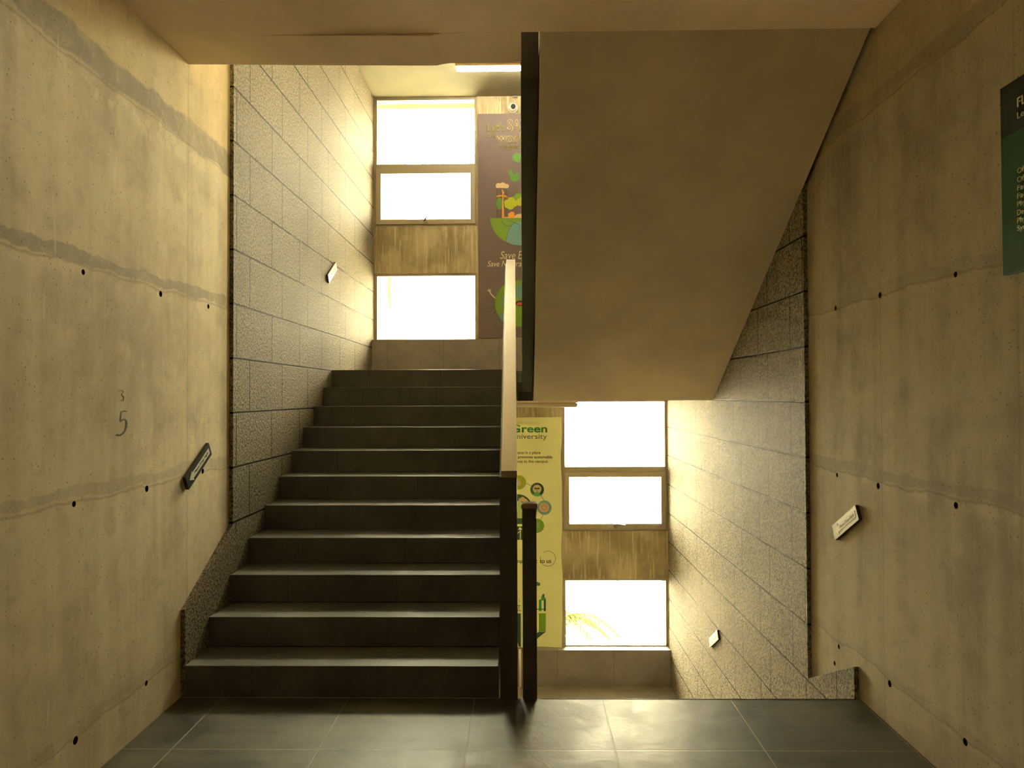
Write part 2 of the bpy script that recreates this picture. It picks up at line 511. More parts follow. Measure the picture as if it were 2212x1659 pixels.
def balustrade_left():
    t = thing('balustrade', (-.08, D1, 0), 'solid olive balustrade with pale steel handrail climbing beside the left stairs', 'balustrade', None)
    off = lambda p, s: sk(p[0])
    ys, ye = 3.95, 6.86
    zt = lambda y: 1.185 + (y-3.872)*.5685
    MB().prism([(ys, -.0), (ys, zt(ys)), (ye, zt(ye)), (ye, 1.60), (6.7, 1.5)], 'x', -.128, -.040, off).build('panel', m_bal, t, bevel=.002)
    MB().prism([(3.872, 0), (3.95, 0), (3.95, zt(3.95)), (3.872, zt(3.872))], 'x', -.128, -.034).build('newel_post', m_bal, t, bevel=.003)
    h = MB().prism([(3.868, zt(3.868)), (3.868, zt(3.868)+.036), (6.87, zt(6.87)+.036), (6.87, zt(6.87))], 'x', -.1185, -.0335, off).build('handrail', m_steel, t, bevel=.0015)
    h['label'] = 'brushed pale steel handrail'
    return t


def balustrade_lower():
    t = thing('balustrade', (.033, D1, 0), 'shorter dark brown balustrade end with bronze cap beside the stairs going down', 'balustrade', None)
    zt = lambda y: 1.018 - (y-3.95)*.5685 if y > 3.95 else 1.018
    MB().prism([(3.95, -.25), (3.95, zt(3.95)), (6.86, zt(6.86)), (6.86, -LZ-.2)], 'x', -.006, .068).build('panel', m_post2, t, bevel=.002)
    MB().box(-.006, .070, 3.878, 3.95, 0, .965).build('newel_post', m_post2, t, bevel=.003)
    MB().box(-.003, .067, 3.880, 3.95, .965, 1.015).build('post_sleeve', m_post2, t, bevel=.002)
    h = MB().prism([(3.870, 1.015), (3.870, 1.043), (3.95, 1.043), (6.87, 1.043-2.92*.5685), (6.87, 1.015-2.92*.5685), (3.95, 1.015)], 'x', -.003, .075).build('handrail', m_bronze, t, bevel=.002)
    h['label'] = 'bronze handrail end cap'
    return t


def balustrade_upper():
    t = thing('balustrade', (.045, 6.85, LZ), 'dark balustrade strip running up the left edge of the overhead soffit', 'balustrade', None)
    zb = lambda y: 3.435 - (y-3.9)*.61
    zt = lambda y: 4.93 - (y-3.9)*.5685
    MB().prism([(3.98, zb(3.98)), (3.98, zt(3.98)), (6.82, zt(6.82)), (6.82, zb(6.82))], 'x', -.004, .097).build('panel', m_bal, t, bevel=.003)
    MB().prism([(3.98, zt(3.98)), (3.98, zt(3.98)+.035), (6.82, zt(6.82)+.035), (6.82, zt(6.82))], 'x', -.002, .084).build('handrail', m_steel, t, bevel=.002)
    MB().box(-.05, .085, 6.83, 6.90, ZS, 1.66).build('stringer_end', m_bal, t, bevel=.002)
    return t


balustrade_left(); balustrade_lower(); balustrade_upper()
tag(MB().box(-.052, -.012, 6.84, 6.888, 1.752, 1.862).build('junction_box', m_white, bevel=.006), 'small white box on the landing edge behind the steel handrail', 'box')
tag(MB().cyl((-.048, DB-.14, LZ-ST), (-.048, DB-.14, Z0-ST+.02), .016).build('light_strip_rod', m_white), 'thin white pipe added for the light strip seen between the two dark balustrade ends', 'rod')  # added white cylinder stands in for light showing through the gap


# ------------------------------------------------------------------ windows
def win(name, x0, x1, z0, hand):
    t = thing(name, ((x0+x1)/2, DB+.05, z0), '', 'window')
    del t['label'], t['category']; struct(t)
    ya, yb = DB+.018, DB+.075
    fw = .038
    zt = z0+W2+(ZS+ST-(Z0+W2)); zr = z0+2.185
    def frame(a, b, nm='frame'):
        m = MB()
        m.box(x0, x0+fw, ya, yb, a, b).box(x1-fw*.75, x1, ya, yb, a, b)
        m.box(x0+fw, x1-fw*.75, ya, yb, a, a+(.012 if a == z0 else fw)).box(x0+fw, x1-fw*.75, ya, yb, b-.03, b)
        return m
    m = frame(z0, z0+W1)
    f = m.build('frame', m_alu, t, bevel=.003)
    MB().box(x0+fw, x1-fw*.75, ya+.025, ya+.031, z0+.012, z0+W1-.03).build('pane', m_glass, f)
    m = frame(z0+W2, zt)
    m.box(x0+fw, x1-fw*.75, ya, yb, zr-.075, zr)
    g = m.build('frame', m_alu, t, bevel=.003)
    MB().box(x0+fw, x1-fw*.75, ya+.025, ya+.031, zr, zt-.03).build('pane', m_glass, g)
    # awning sash
    a, b = z0+W2+fw-.010, zr-.075+.012
    l, r = x0+fw-.008, x1-fw*.75+.008
    s = MB(); sw = .060
    s.box(l, l+sw, ya-.026, ya-.001, a, b).box(r-sw, r, ya-.026, ya-.001, a, b)
    s.box(l+sw, r-sw, ya-.026, ya-.001, a, a+sw).box(l+sw, r-sw, ya-.026, ya-.001, b-sw, b)
    so = s.build('sash', m_alu, t, bevel=.004)
    MB().box(l+sw, r-sw, ya-.016, ya-.010, a+sw, b-sw).build('pane', m_glass, so)
    cx = (l+r)/2
    h = MB()
    h.box(cx-.022, cx+.022, ya-.036, ya-.026, a+.012, a+.05)
    if hand > 0: h.path([(cx-.02, ya-.04, a+.052), (cx+.02, ya-.055, a+.058), (cx+.075, ya-.06, a+.05), (cx+.12, ya-.06, a+.046)], [.012, .011, .008, .006])
    else: h.path([(cx-.02, ya-.04, a+.035), (cx, ya-.05, a+.055), (cx+.022, ya-.055, a+.09), (cx+.03, ya-.055, a+.1)], [.011, .01, .006, .003])
    h.build('handle', m_chrome, so)
    return t


win('window_1', XL, PX0, Z0, -1)
win('window_2', PX1, XR, Z0-ST, 1)
win('window_3', PX1, XR, Z0, -1)  # hidden from view, added for the daylight it lets in
win('window_4', XL, PX0, Z0-ST, 1)  # unseen as well, added for its light


# ------------------------------------------------------------------ lettering and flat print
FR = {'y': Matrix(((1, 0, 0), (0, 0, -1), (0, 1, 0))).to_4x4()}


def text_mesh(s, offset=0., shear=0., spacing=1.):
    cu = bpy.data.curves.new('t', 'FONT'); cu.body = s; cu.offset = offset; cu.shear = shear
    cu.space_character = spacing; cu.resolution_u = 4
    ob = bpy.data.objects.new('t', cu); COL.objects.link(ob)
    dg = bpy.context.evaluated_depsgraph_get()
    me = bpy.data.meshes.new_from_object(ob.evaluated_get(dg), depsgraph=dg)
    bpy.data.objects.remove(ob); bpy.data.curves.remove(cu)
    return me


def lettering(s, mat, parent, frame, box, depth, name='lettering', offset=0., shear=0., grow=0., spacing=1., th=.0012):
    """text fitted in box (u0, u1, v0, v1) of a surface frame: frame(u, v, d) -> point"""
    base = text_mesh(s, 0, shear, spacing)
    xs = [v.co.x for v in base.vertices]; ys = [v.co.y for v in base.vertices]
    bx0, bx1, by0, by1 = min(xs), max(xs), min(ys), max(ys)
    me = text_mesh(s, offset, shear, spacing) if offset else base
    u0, u1, v0, v1 = box
    bm = bmesh.new(); bm.from_mesh(me)
    ext = bmesh.ops.extrude_face_region(bm, geom=bm.faces[:])
    top = [g for g in ext['geom'] if isinstance(g, bmesh.types.BMVert)]
    tops = set(top)
    for v in bm.verts:
        u = u0 + (v.co.x-bx0)/(bx1-bx0)*(u1-u0); q = v0 + (v.co.y-by0)/(by1-by0)*(v1-v0)
        v.co = frame(u, q, depth + (th if v in tops else 0))
    bmesh.ops.recalc_face_normals(bm, faces=bm.faces)
    nm = bpy.data.meshes.new(name); bm.to_mesh(nm); bm.free(); nm.materials.append(mat)
    o = bpy.data.objects.new(name, nm); COL.objects.link(o); attach(o, parent)
    return o


def decal(polys, mat, parent, frame, depth, name, th=.0012):
    """thin printed shapes: each polygon in surface coordinates"""
    bm = bmesh.new()
    d0 = depth
    for k, p in enumerate(polys):
        depth = d0 + k*6e-5
        A = [bm.verts.new(frame(u, v, depth)) for u, v in p]; B = [bm.verts.new(frame(u, v, depth+th)) for u, v in p]
        bm.faces.new(A); bm.faces.new(B[::-1])
        for i in range(len(p)):
            j = (i+1) % len(p); bm.faces.new((A[i], B[i], B[j], A[j]))
    bmesh.ops.recalc_face_normals(bm, faces=bm.faces)
    me = bpy.data.meshes.new(name); bm.to_mesh(me); bm.free(); me.materials.append(mat)
    o = bpy.data.objects.new(name, me); COL.objects.link(o); attach(o, parent)
    return o


def circ(cx, cy, r, ry=None, n=36, a0=0., a1=2*pi):
    ry = r if ry is None else ry
    full = abs(a1-a0-2*pi) < 1e-6
    return [(cx+r*cos(a0+(a1-a0)*i/(n if full else n-1)), cy+ry*sin(a0+(a1-a0)*i/(n if full else n-1))) for i in range(n)]


def ring(cx, cy, r0, r1, n=36, a0=0., a1=2*pi):
    out = []
    for i in range(n):
        p, q = a0+(a1-a0)*i/n, a0+(a1-a0)*(i+1)/n
        out.append([(cx+r0*cos(p), cy+r0*sin(p)), (cx+r1*cos(p), cy+r1*sin(p)), (cx+r1*cos(q), cy+r1*sin(q)), (cx+r0*cos(q), cy+r0*sin(q))])
    return out


def strokes(pts, w):
    out = []
    for (a, b), (c, d) in zip(pts, pts[1:]):
        L = math.hypot(c-a, d-b) or 1; nx, ny = -(d-b)/L*w/2, (c-a)/L*w/2
        out.append([(a+nx, b+ny), (c+nx, d+ny), (c-nx, d-ny), (a-nx, b-ny)])
    return out


# posters: their print is drawn in a frame of photo-scaled units (1 unit = one pixel at the window wall)
PS = 8.80/F_PX
YP = DB-.026


def pframe(px, py, d):
    p = at(px, py, 'y', YP)
    return Vector((p.x, YP-d, p.z))


def poster_sheet(x0, x1, z0, z1, mat, parent, wav, seed):
    rnd = random.Random(seed)
    nx, nz = 14, 48
    ph = [rnd.uniform(0, 6) for _ in range(4)]
    bm = bmesh.new(); G = {}
    for s in (0, 1):
        for i in range(nx+1):
            for k in range(nz+1):
                u, v = i/nx, k/nz
                x = x0+(x1-x0)*u; z = z0+(z1-z0)*v
                e = max(0, u-.86)/.14
                x += wav*(sin(v*17+ph[0])+.6*sin(v*31+ph[1]))*e
                z += wav*.8*sin(u*13+ph[2])*max(0, .06-v)/.06
                G[s, i, k] = bm.verts.new((x, YP+(.0 if s == 0 else .024), z))
    for i in range(nx):
        for k in range(nz):
            bm.faces.new((G[0, i, k], G[0, i+1, k], G[0, i+1, k+1], G[0, i, k+1]))
            bm.faces.new((G[1, i, k], G[1, i, k+1], G[1, i+1, k+1], G[1, i+1, k]))
    for k in range(nz):
        for i in (0, nx):
            f = bm.faces.new((G[0, i, k], G[1, i, k], G[1, i, k+1], G[0, i, k+1])); f.material_index = 1
    for i in range(nx):
        for k in (0, nz):
            f = bm.faces.new((G[0, i, k], G[1, i, k], G[1, i+1, k], G[0, i+1, k])); f.material_index = 1
    bmesh.ops.recalc_face_normals(bm, faces=bm.faces)
    me = bpy.data.meshes.new('sheet'); bm.to_mesh(me); bm.free(); me.materials.append(mat); me.materials.append(m_pside)
    o = bpy.data.objects.new('sheet', me); COL.objects.link(o); attach(o, parent)
    return o


def poster_brown():
    t = thing('poster', (-.05, YP, Z0), 'dark brown poster about saving the world, beside the upper windows', 'poster')
    a = at(1032, 246, 'y', YP)
    poster_sheet(a.x, PX1-.02, Z0+.02, a.z, m_brown, t, .003, 3)
    def L(s, box, fill, edge, off):
        b = (box[0], box[1], box[3], box[2])
        lettering(s, edge, t, pframe, b, .001, 'lettering_outline', offset=off)
        lettering(s, fill, t, pframe, b, .0025, 'lettering')
    L("Let's", (1051.5, 1090.5, 266.5, 283.5), INK['darkolive'], INK['olive'], .03)
    L("SAVE", (1096.5, 1154, 259, 283), INK['darkolive'], INK['sand'], .035)
    L("the", (1052.5, 1070, 286.5, 297.5), INK['darkolive'], INK['olive'], .03)
    L("world", (1072, 1142, 287, 309), INK['darkolive'], INK['sand'], .035)
    L("together", (1079, 1147, 311.5, 324), INK['darkolive'], INK['olive'], .03)
    # three chasing arrows
    polys = []
    for k in range(3):
        a0 = 2*pi*k/3 + .5
        c, s = cos(a0), sin(a0)
        P = [(-9, 20), (-2, 12), (3, 16), (8, 25), (2, 34), (-8, 34), (-14, 27)]
        polys.append([(1127+p*c-q*s, 363+p*s+q*c) for p, q in P])
        P = [(-14, 27), (-9, 20), (-18, 13), (-22, 22)]
        polys.append([(1127+p*c-q*s, 363+p*s+q*c) for p, q in P])
    for k in range(3): decal(polys[2*k:2*k+2], INK['green'], t, pframe, .001, 'recycling_arrow')
    decal([[(1072, 406), (1077, 406), (1077, 470), (1072, 470)], [(1080, 406), (1085, 406), (1085, 470), (1080, 470)], [(1091, 406), (1096, 406), (1096, 470), (1091, 470)]], INK['rain'], t, pframe, .0006, 'rain_streaks', th=.0006)
    decal([circ(1077, 401, 6, 5.5), circ(1086, 399.5, 6, 5.5), circ(1093.5, 402, 6, 5), [(1071, 401), (1099.5, 401), (1098, 406.3), (1072, 406.3)]], INK['sand'], t, pframe, .001, 'printed_cloud')
    decal([circ(1079, 440, 7, 13)], INK['green'], t, pframe, .0012, 'printed_bush')
    decal([circ(1112, 432, 8, 9), circ(1120, 427, 9, 10), circ(1129, 428, 9, 10)], INK['leaf'], t, pframe, .0016, 'printed_tree')
    decal([circ(1096, 438, 7), circ(1104, 434, 8), circ(1111, 440, 7), circ(1103, 445, 8), circ(1096, 444, 6), circ(1122, 437, 7, 8), circ(1128, 433, 7, 8)], INK['lime'], t, pframe, .0022, 'printed_tree')
    decal([[(1085, 424), (1087, 424), (1089, 470.5), (1084, 470.5)], [(1086, 423), (1083, 406.5), (1089, 416)], [(1086, 421), (1089, 424), (1070, 426), (1077, 421.5)], [(1085, 421), (1087, 424.5), (1099, 428), (1092, 422)]], INK['orange'], t, pframe, .003, 'wind_turbine_print')
    decal([[(1096, 463.5), (1104.5, 457.5), (1109, 457.5), (1113, 464), (1111, 464), (1111, 470.6), (1098, 470.6), (1098, 464)]], INK['orange'], t, pframe, .003, 'printed_house')
    decal([circ(1124, 471, 14, 9, 20, pi, 2*pi), [(1089, 469), (1140, 469), (1140, 471), (1089, 471)]], INK['sand'], t, pframe, .0028, 'printed_hill')
    h = circ(1125, 471, 66, 59, 40, 0, pi)
    decal([h], INK['leaf'], t, pframe, .001, 'half_globe')
    oc = [(1112, 481), (1102, 491), (1097, 501), (1094, 514), (1093.5, 522.5), (1104, 527.5), (1115, 529.5), (1126, 530), (1140, 528), (1158, 522), (1150, 500), (1135, 484), (1124, 479)]
    decal([oc], INK['blue'], t, pframe, .0016, 'globe_ocean')
    decal(strokes([(1083, 476), (1088, 484), (1095, 488.5), (1105, 487)], 1.3) + strokes([(1098, 475.5), (1112, 481), (1124, 487)], 1.3)
          + strokes([(1112, 481), (1102, 491), (1097, 501), (1094, 514), (1093.5, 522)], 1.2), INK['slate'], t, pframe, .0024, 'globe_outline')
    lettering('Save', m_cream, t, pframe, (1080.5, 1113.5, 559.5, 543), .001, shear=.25)
    lettering('Earth', m_cream, t, pframe, (1119, 1158, 559.5, 542), .001, shear=.25)
    lettering('Save', m_cream, t, pframe, (1053, 1079, 576, 563.5), .001, shear=.25)
    lettering('Natural', m_cream, t, pframe, (1083.5, 1131, 576, 563), .001, shear=.25)
    g = circ(1122, 655.5, 53, 50.5, 48)
    decal([g], INK['leaf'], t, pframe, .001, 'round_globe')
    for q in (circ(1097, 650, 12, 20), circ(1127, 630, 16, 16), circ(1088, 684, 8, 10), circ(1140, 680, 10, 12)): decal([q], INK['teal'], t, pframe, .0016, 'globe_ocean')
    decal([circ(1124, 655, 11, 6)], INK['black'], t, pframe, .0024, 'globe_mouth')
    decal([circ(1124, 656.5, 8, 2.8)], INK['red'], t, pframe, .0034, 'globe_tongue')
    decal(strokes([(1070.5, 644.5), (1065, 640), (1060, 634), (1057, 628)], 2.2) + strokes([(1057.5, 629), (1053, 627.5)], 1.6)
          + strokes([(1057.5, 629), (1055.5, 624.5)], 1.5) + strokes([(1058, 629), (1060.5, 625)], 1.5), m_cream, t, pframe, .001, 'globe_arm')
    sp = strokes([(1088, 705), (1077, 697), (1068, 687), (1061, 676), (1057.5, 667), (1057, 652.5)], 1.3)
    for (x, y), (u, v) in (((1082, 701), (1083, 690)), ((1082, 701), (1073, 704)), ((1075, 695), (1076, 686)), ((1072, 692), (1066, 697)), ((1068, 687), (1071.5, 680)), ((1065, 683), (1055, 679)),
                           ((1061, 676), (1066, 671)), ((1059, 671), (1053, 670)), ((1057.5, 664), (1062.5, 656)), ((1057.3, 660), (1051, 657))):
        sp += strokes([(x, y), (u, v)], 1.0) + [circ(u, v, 1.7, 2., 10)]
    decal(sp, INK['sprig'], t, pframe, .001, 'printed_sprig')
    return t


def poster_lime():
    t = thing('poster', (-.05, YP, Z0-ST), 'lime green campus poster hanging beside the lower windows', 'poster')
    a = at(1212.5, 901, 'y', YP)
    poster_sheet(PX0+.02, a.x, Z0-ST+.004, a.z, m_lime, t, .006, 5)
    def B(x0, x1, y0, y1): return (x0, x1, y1, y0)
    lettering('Green', INK['emerald'], t, pframe, B(1104, 1181.5, 918, 934), .001, offset=.02)
    lettering('University', INK['slate'], t, pframe, B(1103, 1181.5, 937, 951.5), .001)
    lettering('campus is a place', INK['darkolive'], t, pframe, B(1105, 1167.5, 974.5, 982.5), .001, offset=.008)
    lettering('and promote sustainable', INK['darkolive'], t, pframe, B(1103, 1193, 984, 992), .001, offset=.008)
    lettering('practices in the campus', INK['darkolive'], t, pframe, B(1097, 1183, 993.5, 1001.5), .001, offset=.008)
    # ring of round icons
    for q in ([(1136, 1044), (1147, 1049)], [(1169, 1070), (1175, 1081)], [(1173, 1112), (1168, 1123)]): decal(strokes(q, .9), INK['darkolive'], t, pframe, .0006, 'link_line')
    decal([circ(1121, 1042, 15.3)], INK['bud'], t, pframe, .001, 'round_icon')
    decal([[(1121, 1035), (1125.5, 1043)] + circ(1121, 1044.5, 4.8, 4.8, 14, -.3, pi+.3)[0:] + [(1116.5, 1043)]], INK['sand'], t, pframe, .0022, 'water_drop')
    decal([circ(1160.2, 1057.5, 14.8)], INK['forest'], t, pframe, .001, 'round_icon')
    decal([circ(1160.2, 1056.5, 9.3)], INK['sand'], t, pframe, .0022, 'icon_disc')
    decal([[(1150.5, 1068.5), (1160, 1062), (1170, 1068.5), (1165, 1071.5), (1160, 1072.3), (1155, 1071.5)]], INK['emerald'], t, pframe, .0034, 'icon_hill')
    decal([circ(1157, 1055, 3, 1.9), circ(1163, 1055, 3, 1.9)] + strokes([(1160, 1056), (1160, 1062)], .9), INK['forest'], t, pframe, .0034, 'icon_sprout')
    decal([circ(1175.9, 1096.5, 15.5)], INK['teal'], t, pframe, .001, 'round_icon')
    decal([circ(1175.5, 1096, 10.5)], INK['sand'], t, pframe, .0022, 'icon_disc')
    decal(ring(1175.5, 1096, 4.8, 5.8, 24, -pi/2+.5, 1.5*pi-.5), INK['red'], t, pframe, .0034, 'power_symbol')
    decal(strokes([(1175.5, 1088), (1175.5, 1095)], 1.), INK['mint'], t, pframe, .0034, 'power_bar')
    decal([circ(1160.2, 1135.6, 15.2)], INK['grass'], t, pframe, .001, 'round_icon')
    decal(strokes([(1163, 1129), (1162, 1136), (1165, 1141)], 1.) + strokes([(1162, 1136), (1159, 1141)], 1.) + strokes([(1159, 1132), (1166, 1133)], .9)
          + strokes([(1160, 1144.5), (1170, 1144.5)], .7), INK['mint'], t, pframe, .0022, 'walking_figure')
    decal([circ(1118.6, 1098.5, 31)], INK['forest'], t, pframe, .001, 'large_round_icon')
    decal([circ(1117, 1103, 20.5, 21)], INK['palelime'], t, pframe, .0022, 'icon_globe')
    decal([circ(1124, 1080, 4), circ(1129, 1078, 5), circ(1135, 1081, 4), [(1120, 1081), (1142, 1081), (1141, 1083.5), (1120, 1083.5)]], INK['sand'], t, pframe, .0034, 'printed_cloud')
    decal([circ(1130, 1095, 5, 6)], INK['emerald'], t, pframe, .0034, 'icon_bush')
    decal([[(1112, 1119.5), (1128, 1119.5), (1128, 1132), (1112, 1132)]], INK['forest'], t, pframe, .0034, 'icon_base')
    decal([[(1110, 1137), (1128, 1137), (1131, 1142), (1131, 1166), (1110, 1166)]], INK['forest'], t, pframe, .001, 'dark_icon')
    decal(strokes([(1117, 1152), (1125, 1147)], 1.6) + strokes([(1124, 1166), (1124, 1143)], 1.8) + [[(1119, 1144), (1123, 1138), (1129, 1144)]], m_cream, t, pframe, .0022, 'icon_arrow')
    lettering('Important', INK['black'], t, pframe, B(1112, 1161, 1208, 1218.3), .001, offset=.006)
    lettering('to us', INK['black'], t, pframe, B(1166, 1190.5, 1209, 1216.2), .001, offset=.006)
    decal(ring(1183.5, 1206.6, 16, 16.7, 30, -2.2, 3.4), INK['darkolive'], t, pframe, .0016, 'drawn_circle')
    decal([circ(1160, 1261, 4), circ(1163.5, 1262, 3.5)], INK['emerald'], t, pframe, .001, 'printed_heart')
    # little factory and box at the foot
    decal([[(1164, 1296), (1167, 1294), (1167, 1320), (1164, 1320)], [(1169, 1290), (1172, 1283.5), (1176, 1282.5), (1176, 1290), (1179, 1293), (1179, 1320), (1174.5, 1320), (1174.5, 1297), (1169.5, 1297)],
           [(1155, 1315), (1174.5, 1315), (1174.5, 1317), (1155, 1317)], [(1167, 1296), (1169.5, 1294), (1169.5, 1320), (1167, 1320)]], INK['emerald'], t, pframe, .001, 'printed_factory')
    decal([[(1175.5, 1296), (1179, 1294), (1179, 1320), (1175.5, 1320)], [(1173, 1284), (1176, 1282.5), (1176, 1290), (1173, 1291)]], INK['forest'], t, pframe, .0022, 'factory_shade')
    decal([[(1164, 1324.7), (1179, 1324.7), (1179, 1364), (1164, 1364)]], INK['grass'], t, pframe, .001, 'printed_box')
    decal([[(1150, 1376), (1164, 1364.5), (1179, 1364.5), (1161, 1379), (1150, 1383)]], INK['forest'], t, pframe, .001, 'printed_box_foot')
    decal([[(1112, 1325), (1125, 1325), (1125, 1397), (1121, 1397), (1112, 1365)]], INK['forest'], t, pframe, .001, 'printed_panel')
    decal(strokes([(1116, 1308), (1125, 1308)], 1.2) + strokes([(1116, 1319), (1125, 1319)], 1.6) + strokes([(1118, 1319), (1121, 1306), (1123, 1319)], 1.) + strokes([(1121, 1296), (1123, 1300)], 1.), INK['grass'], t, pframe, .001, 'printed_bench')
    return t


poster_brown(); poster_lime()


# ------------------------------------------------------------------ arrow signs on the walls
def arrow_sign(x, y, z, side, tilt, plate, arrow, txt, label, scale=1.):
    """side +1: on the left wall (faces +x); -1: on the right wall"""
    t = thing('arrow_sign', (x, y, z), label, 'sign', 'arrow signs along the stair walls')
    c, s = cos(tilt), sin(tilt)
    def fr(u, v, d):      # u along the reading direction, v up, d out of the wall
        yy, zz = u*c - v*s, u*s + v*c
        return Vector((x + side*d, y + side*yy, z + zz))
    def slab(pts, d0, d1, name, mat, bev=0.):
        m = MB(); A = [m.bm.verts.new(fr(u, v, d0)) for u, v in pts]; B = [m.bm.verts.new(fr(u, v, d1)) for u, v in pts]
        m.bm.faces.new(A); m.bm.faces.new(B[::-1])
        for i in range(len(pts)):
            j = (i+1) % len(pts); m.bm.faces.new((A[i], B[i], B[j], A[j]))
        return m.build(name, mat, t, bevel=bev)
    h, v = .168*scale, .041*scale
    rect = [(-h, -v), (h, -v), (h, v), (-h, v)]
    slab(rect, .001, .017, 'backing_board', m_pedge)
    slab(rect, .017, .020, 'face_plate', plate)
    a = [(-.138, 0), (-.090, -.033), (-.092, -.018), (.146, -.018), (.146, .018), (-.092, .018), (-.090, .033)]
    slab([(p*scale, q*scale) for p, q in a], .020, .0212, 'arrow', arrow)
    lettering('Please Keep Right', txt, t, fr, (-.068*scale, .13*scale, -.0115*scale, .0095*scale), .0212, th=.0008, shear=.15)
    return t


arrow_sign(CL, 4.07, 1.233, 1, radians(30.5), m_pgreen, m_signwhite, m_grey, 'dark green sign with a white arrow, low on the left concrete wall')
arrow_sign(CR, 4.005, .913, -1, radians(29.5), m_ppale, m_cream, m_palegrey, 'faded pale olive sign with a cream arrow on the right concrete wall')
arrow_sign(XL, 6.848, 2.81, 1, radians(31), m_ppale, m_cream, m_palegrey, 'pale arrow sign on the left stone wall above the upper stairs')  # pale plate on this sign stands in for window glare
arrow_sign(XR, 6.693, -.622, -1, radians(30.5), m_ppale, m_cream, m_palegrey, 'small pale arrow sign low on the right stone wall by the lower window')

# directory board cut by the right edge of the view
t = thing('directory_board', (CR, 2.36, 2.055), 'dark green directory board with pale lettering on the right concrete wall', 'sign')
MB().box(CR-.022, CR-.001, 2.02, 2.668, 2.055, 2.56).build('lower_panel', m_dirB, t, bevel=.002)
MB().box(CR-.022, CR-.001, 2.02, 2.668, 2.56, 2.745).build('header_panel', m_dirT, t, bevel=.002)
def dfr(u, v, d): return Vector((CR-.022-d, 2.668-u, v))
def dline(s, py, hpx, wpx, px=2198, off=0.):
    p = at(px, py, 'x', CR-.022); q = at(px, py+hpx, 'x', CR-.022)
    w = wpx
    lettering(s, m_dirtext, t, dfr, (2.668-p.y, 2.668-p.y+w, q.z, p.z), .0004, offset=off)
dline('FL', 212, 20, .044, off=.012)
dline('Le', 243, 14, .034)
for s, py, w in (('Offi', 364, .046), ('Offi', 383, .046), ('Fac', 401, .045), ('Fac', 418, .045), ('Phy', 436, .045), ('Dec', 454, .045), ('Phy', 471, .045), ('Syn', 488, .045)):
    dline(s, py, 12 if s != 'Phy' and s != 'Syn' else 15, w)

# numeral painted on the left wall
def nfr(u, v, d): p = at(u, v, 'x', CL); return Vector((CL + d, p.y, p.z))
five = strokes([(274, 889), (268, 888), (262, 889.5), (261, 899), (259.5, 911)], 2.4) + strokes([(259.5, 911), (264, 906.5), (269, 905.5), (273, 909), (273.5, 917), (271.5, 927), (267, 935), (260, 940), (251, 939)], 2.6)
f5 = decal(five, ink('painted_green', (.06, .085, .03)), wl, nfr, .0002, 'painted_numeral', th=.0006)
ghost = strokes([(256, 845), (264, 843), (267, 847), (262, 852), (268, 858), (266, 866), (258, 865)], 1.3)
decal(ghost, ink('faded_green', (.2, .17, .085)), wl, nfr, .0002, 'faded_numeral', th=.0006)

# ------------------------------------------------------------------ fittings on the upper landing
zc = ZS+ST
t = thing('tube_light', (-.09, 7.98, zc), 'lit tube light fixed to the ceiling above the upper landing', 'lamp')
MB().box(-.735, .61, 7.945, 8.015, zc-.03, zc).build('batten', m_batten, t, bevel=.004)
MB().cyl((-.72, 7.98, zc-.052), (.595, 7.98, zc-.052), .026, n=18).build('tube', m_tube, t)
t = thing('tube_light', (-.06, 7.98, ZS), 'unlit tan tube light under the landing, crossing the top of the lower right window', 'lamp')
MB().box(-.735, .61, 7.945, 8.015, ZS-.03, ZS).build('batten', m_soff, t, bevel=.004)
MB().box(-.73, .605, 7.95, 8.01, ZS-.082, ZS-.03).build('tube', plain('dull_diffuser', (.62, .53, .37), .5), t, bevel=.02)

c = at(1107.5, 231, 'y', DB-.06)
t = thing('security_camera', (c.x, DB, c.z), 'round white security camera with a dark lens, above the brown poster', 'camera')
MB().cyl((c.x, DB, c.z), (c.x, DB-.03, c.z), .062, .058, 28).build('base', m_white, t, bevel=.004)
MB().ball((c.x, DB-.045, c.z), .052, 28, 18).build('housing', m_white, t)
MB().cyl((c.x+.006, DB-.085, c.z-.004), (c.x+.008, DB-.103, c.z-.006), .030, .028, 24).build('lens', m_dark, t, bevel=.003)
MB().path([(c.x+.03, DB-.008, zc-.03), (c.x+.045, DB-.012, zc-.06), (c.x+.06, DB-.02, c.z+.05), (c.x+.062, DB-.02, c.z+.0), (c.x+.06, DB-.008, c.z-.045)], .005).build('cable', m_cable, t)
MB().box(c.x+.0, c.x+.06, DB-.03, DB, zc-.025, zc-.004).build('cable_clip', m_chrome, t, bevel=.003)

# ------------------------------------------------------------------ outdoors
struct(MB().box(-60, 60, 9.3, 90, -4.6, -4.4).build('floor_outdoor', plain('pale_paving', (.5, .46, .38), .9)))
struct(MB().box(CL-.4, -1.87, 9.1, 11.6, -4.4, 7.2).build('wall_wing', plaster('wing_plaster', (.05, .042, .012))))
struct(MB().box(CL-.4, 2.3, 9.08, 9.5, ZS+ST-.05, ZS+ST+.2).build('trim_canopy', plaster('canopy_plaster', (.5, .46, .34))))
t = thing('ledge_box', (-1.70, 10.4, 2.9), 'pale box fixed to the outside wall, seen through the left lower pane', 'box')
MB().box(-1.87, -1.55, 10.1, 10.75, 2.86, 3.4).build('casing', m_white, t, bevel=.01)
MB().box(-1.87, -1.52, 10.08, 10.77, 3.4, 3.43).build('lid', m_white, t, bevel=.004)

